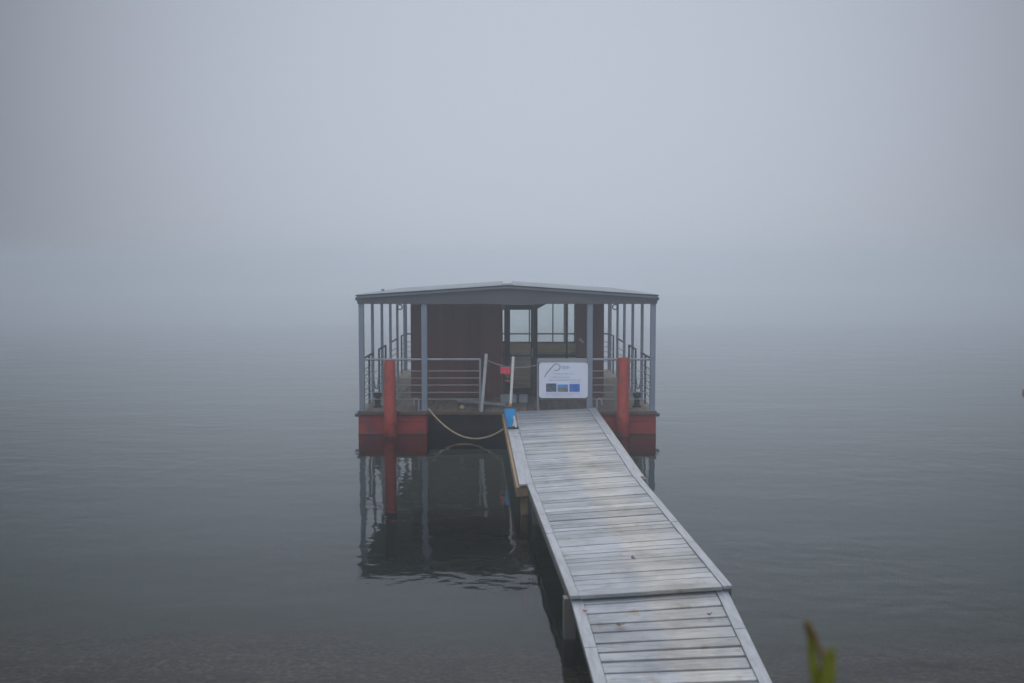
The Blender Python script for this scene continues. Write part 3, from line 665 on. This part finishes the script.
for x in (-0.03, 0.02, 0.075):
    line([(x, 0.225), (x + 0.012, 0.30), (x + 0.035, 0.285), (x + 0.04, 0.235)], 0.014, M['inkblue'], 'lettering')
for z, xa, xb, m in ((0.135, -0.20, 0.20, 'inkblue'), (0.065, -0.24, 0.12, 'inkblue'), (0.005, -0.30, 0.34, 'inkblue'), (-0.045, 0.12, 0.34, 'inkteal'), (-0.275, -0.36, 0.34, 'inkblue'), (-0.305, -0.36, 0.20, 'inkblue')):
    x = xa; mb = MB(); rr = random.Random(int(z * 1000) + 400)
    hgt = 0.022 if z > 0 else 0.012
    while x < xb:
        wv = rr.uniform(0.012, 0.05); k = x
        while k < min(x + wv, xb):
            mb.box(k, k + 0.006, -0.005, -0.001, z - hgt * rr.uniform(.3, .6), z + hgt * rr.uniform(.3, .6)); k += 0.011
        x += wv + 0.014
    mb.build('lettering', M[m], sg)

e = bw(-0.515, -0.03, 0)
MB().tube([bw(-0.525, -0.10, DZ + 0.002), bw(-0.43, 0.01, 1.665)], 0.034, 12).build('leaning_pole', M['pole'])
tag(bpy.data.objects['leaning_pole'], 'grey pole leaning against the gate end of the left railing', 'pole')

# marker pole at the walkway's corner with a blue sleeve
mk = empty('marker_pole', (-0.032, 17.85, 0.518), 'thin white pole standing in a bright blue sleeve at the walkway corner', 'pole')
MB().tube([(0.0, 0, 0.34), (0.055, 0.02, 1.29)], [0.024, 0.026], 10).build('shaft', M['white'], mk)
MB().lathe([(0.0, 0.36), (0.033, 0.36), (0.036, 0.41), (0.03, 0.45), (0, 0.45)], 12).build('collar', M['rust'], mk)
mb = MB()   # sleeve: flattened, narrower at the foot
pr = [(0.0, -0.012, 0.035, 0.05), (0.06, -0.012, 0.05, 0.06), (0.18, -0.005, 0.085, 0.07), (0.28, -0.008, 0.10, 0.075), (0.365, -0.012, 0.098, 0.07)]
rings = []
for z, cx, a, b in pr:
    rings.append([(cx + a * math.copysign(abs(math.cos(t)) ** 0.6, math.cos(t)), b * math.copysign(abs(math.sin(t)) ** 0.6, math.sin(t)), z) for t in [2 * math.pi * k / 20 for k in range(20)]])
vs = [q for r_ in rings for q in r_]
mb.add(vs, [(i * 20 + k, i * 20 + (k + 1) % 20, (i + 1) * 20 + (k + 1) % 20, (i + 1) * 20 + k) for i in range(4) for k in range(20)], True)
mb.add(rings[0], [tuple(range(19, -1, -1))]); mb.add(rings[-1], [tuple(range(20))])
mb.build('sleeve', M['blue'], mk)
mb = MB(); mb.box(-0.113, 0.088, -0.072, 0.072, 0.366, 0.384); mb.build('sleeve_rim', M['black'], mk, bevel=0.004)
MB().box(-0.05, 0.155, -0.085, 0.085, -0.004, 0.022).build('foot_plate', M['black'], mk, bevel=0.004)
MB().bar((0.105, -0.055, 0.025), (0.065, -0.055, 0.23), 0.035, 0.02).build('side_strap', M['white'], mk)
MB().bar((0.135, -0.05, 0.025), (0.10, -0.05, 0.25), 0.014, 0.014).build('side_stay', M['rust'], mk)

# cord across the gate with a little cloth hanging from it
def sag(a, b, drop, n=24):
    a = Vector(a); b = Vector(b)
    return [a.lerp(b, k / n) - Vector((0, 0, drop * 4 * (k / n) * (1 - k / n))) for k in range(n + 1)]
P0 = bw(-0.445, -0.03, 1.55); P1 = bw(0.60, 0.03, 1.43)
tag(MB().tube(sag(P0, P1, 0.10), 0.009, 6).build('barrier_cord', M['chain']), 'thin grey cord strung across the gate opening', 'cord')
fl = empty('hanging_cloth', bw(-0.005, -0.045, 1.355), 'small faded red cloth with a green band on the cord by the white pole', 'cloth', rz=BR)
def cloth(x0, x1, z0, z1, m, name, amp=0.012):
    mb = MB(); nx_, nz_ = 14, 5; vs = []
    for j in range(nz_ + 1):
        for i in range(nx_ + 1):
            u, v = i / nx_, j / nz_
            vs.append((x0 + (x1 - x0) * u, amp * math.sin(u * 11) * (1.2 - v), z0 + (z1 - z0) * v - 0.02 * (u - .5) - 0.012 * math.sin(u * 9 + 2) * (1 - v)))
    mb.add(vs, [(j * (nx_ + 1) + i, j * (nx_ + 1) + i + 1, (j + 1) * (nx_ + 1) + i + 1, (j + 1) * (nx_ + 1) + i) for j in range(nz_) for i in range(nx_)], True)
    o = mb.build(name, m, fl); k = o.modifiers.new('thick', 'SOLIDIFY'); k.thickness = 0.006
cloth(-0.135, 0.065, -0.11, 0.04, M['flagred'], 'red_band'); cloth(-0.03, 0.06, -0.195, -0.13, M['flaggreen'], 'green_band'); cloth(-0.03, 0.06, -0.255, -0.23, M['flagred'], 'red_hem')

# mooring rope from the boat's deck to the walkway's side
A = Vector(bw(-1.60, -0.06, 0.53)); Bp = Vector((-0.125, 18.9, 0.36))
pts = []
for k in range(41):
    t = k / 40; q = A.lerp(Bp, t); q.z -= 4 * t * (1 - t) * 0.385; pts.append(q)
tag(MB().tube([bw(-1.62, 0.10, 0.505), bw(-1.615, -0.02, 0.535)] + pts, 0.017, 8).build('mooring_rope', M['rope']), 'slack beige rope drooping from the houseboat deck to the walkway', 'rope')

# odds and ends on the porch deck
def plank(a, b, wd, h):
    return MB().bar(a, b, wd, h)
o = plank(bw(-1.05, 0.95, DZ + 0.10), bw(-0.02, 0.55, DZ + 0.06), 0.16, 0.05)
tag(o.build('loose_plank', M['plank_loose'], bevel=0.004), 'loose grey plank lying on the porch deck behind the leaning pole', 'plank')
for k, x in enumerate((-0.98, -0.10)):
    pass
def crate(x0, x1, y, h, label):
    c = bw((x0 + x1) / 2, y, DZ + 0.002); e_ = empty('low_crate', c, label, 'crate', 'pale crates on the porch', rz=BR); hw = (x1 - x0) / 2; d = 0.16; t = 0.012
    b_ = MB(); b_.box(-hw, hw, -d, d, 0, t).box(-hw, hw, -d, -d + t, t + .001, h).box(-hw, hw, d - t, d, t + .001, h).box(-hw, -hw + t, -d + t + .001, d - t - .001, t + .001, h).box(hw - t, hw, -d + t + .001, d - t - .001, t + .001, h)
    b_.build('body', M['crate'], e_, bevel=0.003)
    MB().box(-hw - .01, hw + .01, -d - 0.014, -d - 0.002, h - 0.03, h + 0.002).build('rim', M['crate'], e_, bevel=0.003)
crate(-0.15, 0.20, 1.45, 0.15, 'wider pale low crate on the porch floor behind the white pole')
crate(0.26, 0.44, 1.45, 0.15, 'narrower pale low crate on the porch floor beside the door stile')
mb = MB(); mb.lathe([(0.0, 0.0), (0.025, 0.006), (0.045, 0.03), (0.05, 0.05), (0.045, 0.07), (0.025, 0.094), (0, 0.10)], 16)
o = mb.build('cork_float', M['rope'], loc=bw(-0.94, 0.16, DZ + 0.002)); tag(o, 'small beige round float on the deck edge beneath the left railing', 'float')

# marker buoy at the frame's right edge
bz = empty('marker_buoy', (14.27, 27.4, 0), 'small orange buoy floating on the open water far right', 'buoy')
MB().lathe([(0, -0.12), (0.06, -0.11), (0.12, -0.05), (0.14, 0.03), (0.12, 0.11), (0.06, 0.17), (0.03, 0.18), (0.03, 0.21), (0, 0.212)], 20).build('float_body', M['buoy'], bz)
MB().torus((0, 0, 0.235), 0.03, 0.007, 'X').build('eye', M['rail'], bz)

# ------------------------------------------------------------------ young plant on the bank, close to the lens
px, py = 0.455, 1.50
pb = empty('wild_plant', (px + 0.03, py, bed_z(py) - 0.02), 'young green plant with reddish tip standing close on the near bank', 'plant')
zt = 2.781 - (bed_z(py) - 0.02); stm = []
for k in range(13):
    t = k / 12; z = zt * (1 - (1 - t) ** 1.6); stm.append((-0.30 * max(0.0, z - zt + 0.12) ** 2 / 0.12 - 0.004 * math.sin(t * 5), 0.008 * math.sin(t * 4), z))
MB().tube(stm, [0.0062 - 0.003 * k / 12 for k in range(13)], 8).build('stem', M['stem'], pb)
def blade(base, d, length, wd, curl, m, name='leaf'):
    mb = MB(); d = Vector(d).normalized(); side = d.cross(Vector((0.25, 1, 0.1))).normalized(); up = Vector((0, 0, 1)); n = 9; vs = []
    for k in range(n + 1):
        t = k / n; q = Vector(base) + d * length * t + Vector((d.x, d.y, 0)) * curl * t * t
        ww = wd * math.sin(math.pi * (0.08 + 0.92 * t)) ** 0.7 / 2 if t < 1 else 0.0005
        nrm = side.cross(d).normalized()
        vs += [q - side * ww + nrm * ww * .3, q, q + side * ww + nrm * ww * .3]
    mb.add(vs, [f for k in range(n) for f in ((3 * k, 3 * k + 1, 3 * k + 4, 3 * k + 3), (3 * k + 1, 3 * k + 2, 3 * k + 5, 3 * k + 4))], True)
    o = mb.build(name, m, pb); q = o.modifiers.new('thick', 'SOLIDIFY'); q.thickness = 0.0008
blade((-0.001, 0, zt - 0.165), (-0.19, 0.02, 1), 0.150, 0.017, -0.005, M['leafgreen'])
blade((0.002, 0, zt - 0.165), (0.085, 0.04, 1), 0.130, 0.016, 0.002, M['leafgreen'])
blade((-0.002, -0.004, zt - 0.185), (-0.02, -0.06, 1), 0.135, 0.019, -0.004, M['leafgreen'])
blade((0.002, 0.004, zt - 0.19), (0.02, 0.05, 1), 0.145, 0.020, 0.004, M['leafgreen'])
blade((-0.024, 0, zt - 0.030), (-0.34, 0, 1), 0.034, 0.009, 0.0, M['stem'], 'young_leaf')
blade((-0.018, 0, zt - 0.050), (-0.22, 0.1, 1), 0.045, 0.010, 0.0, M['leafgreen'], 'young_leaf')
for k in range(9):
    z = zt - 0.22 - k * 0.09; a = k * 2.4
    blade((0.0, 0, z), (math.cos(a) * .5, math.sin(a) * .5, .8), 0.14, 0.02, 0.03, M['leafgreen'])
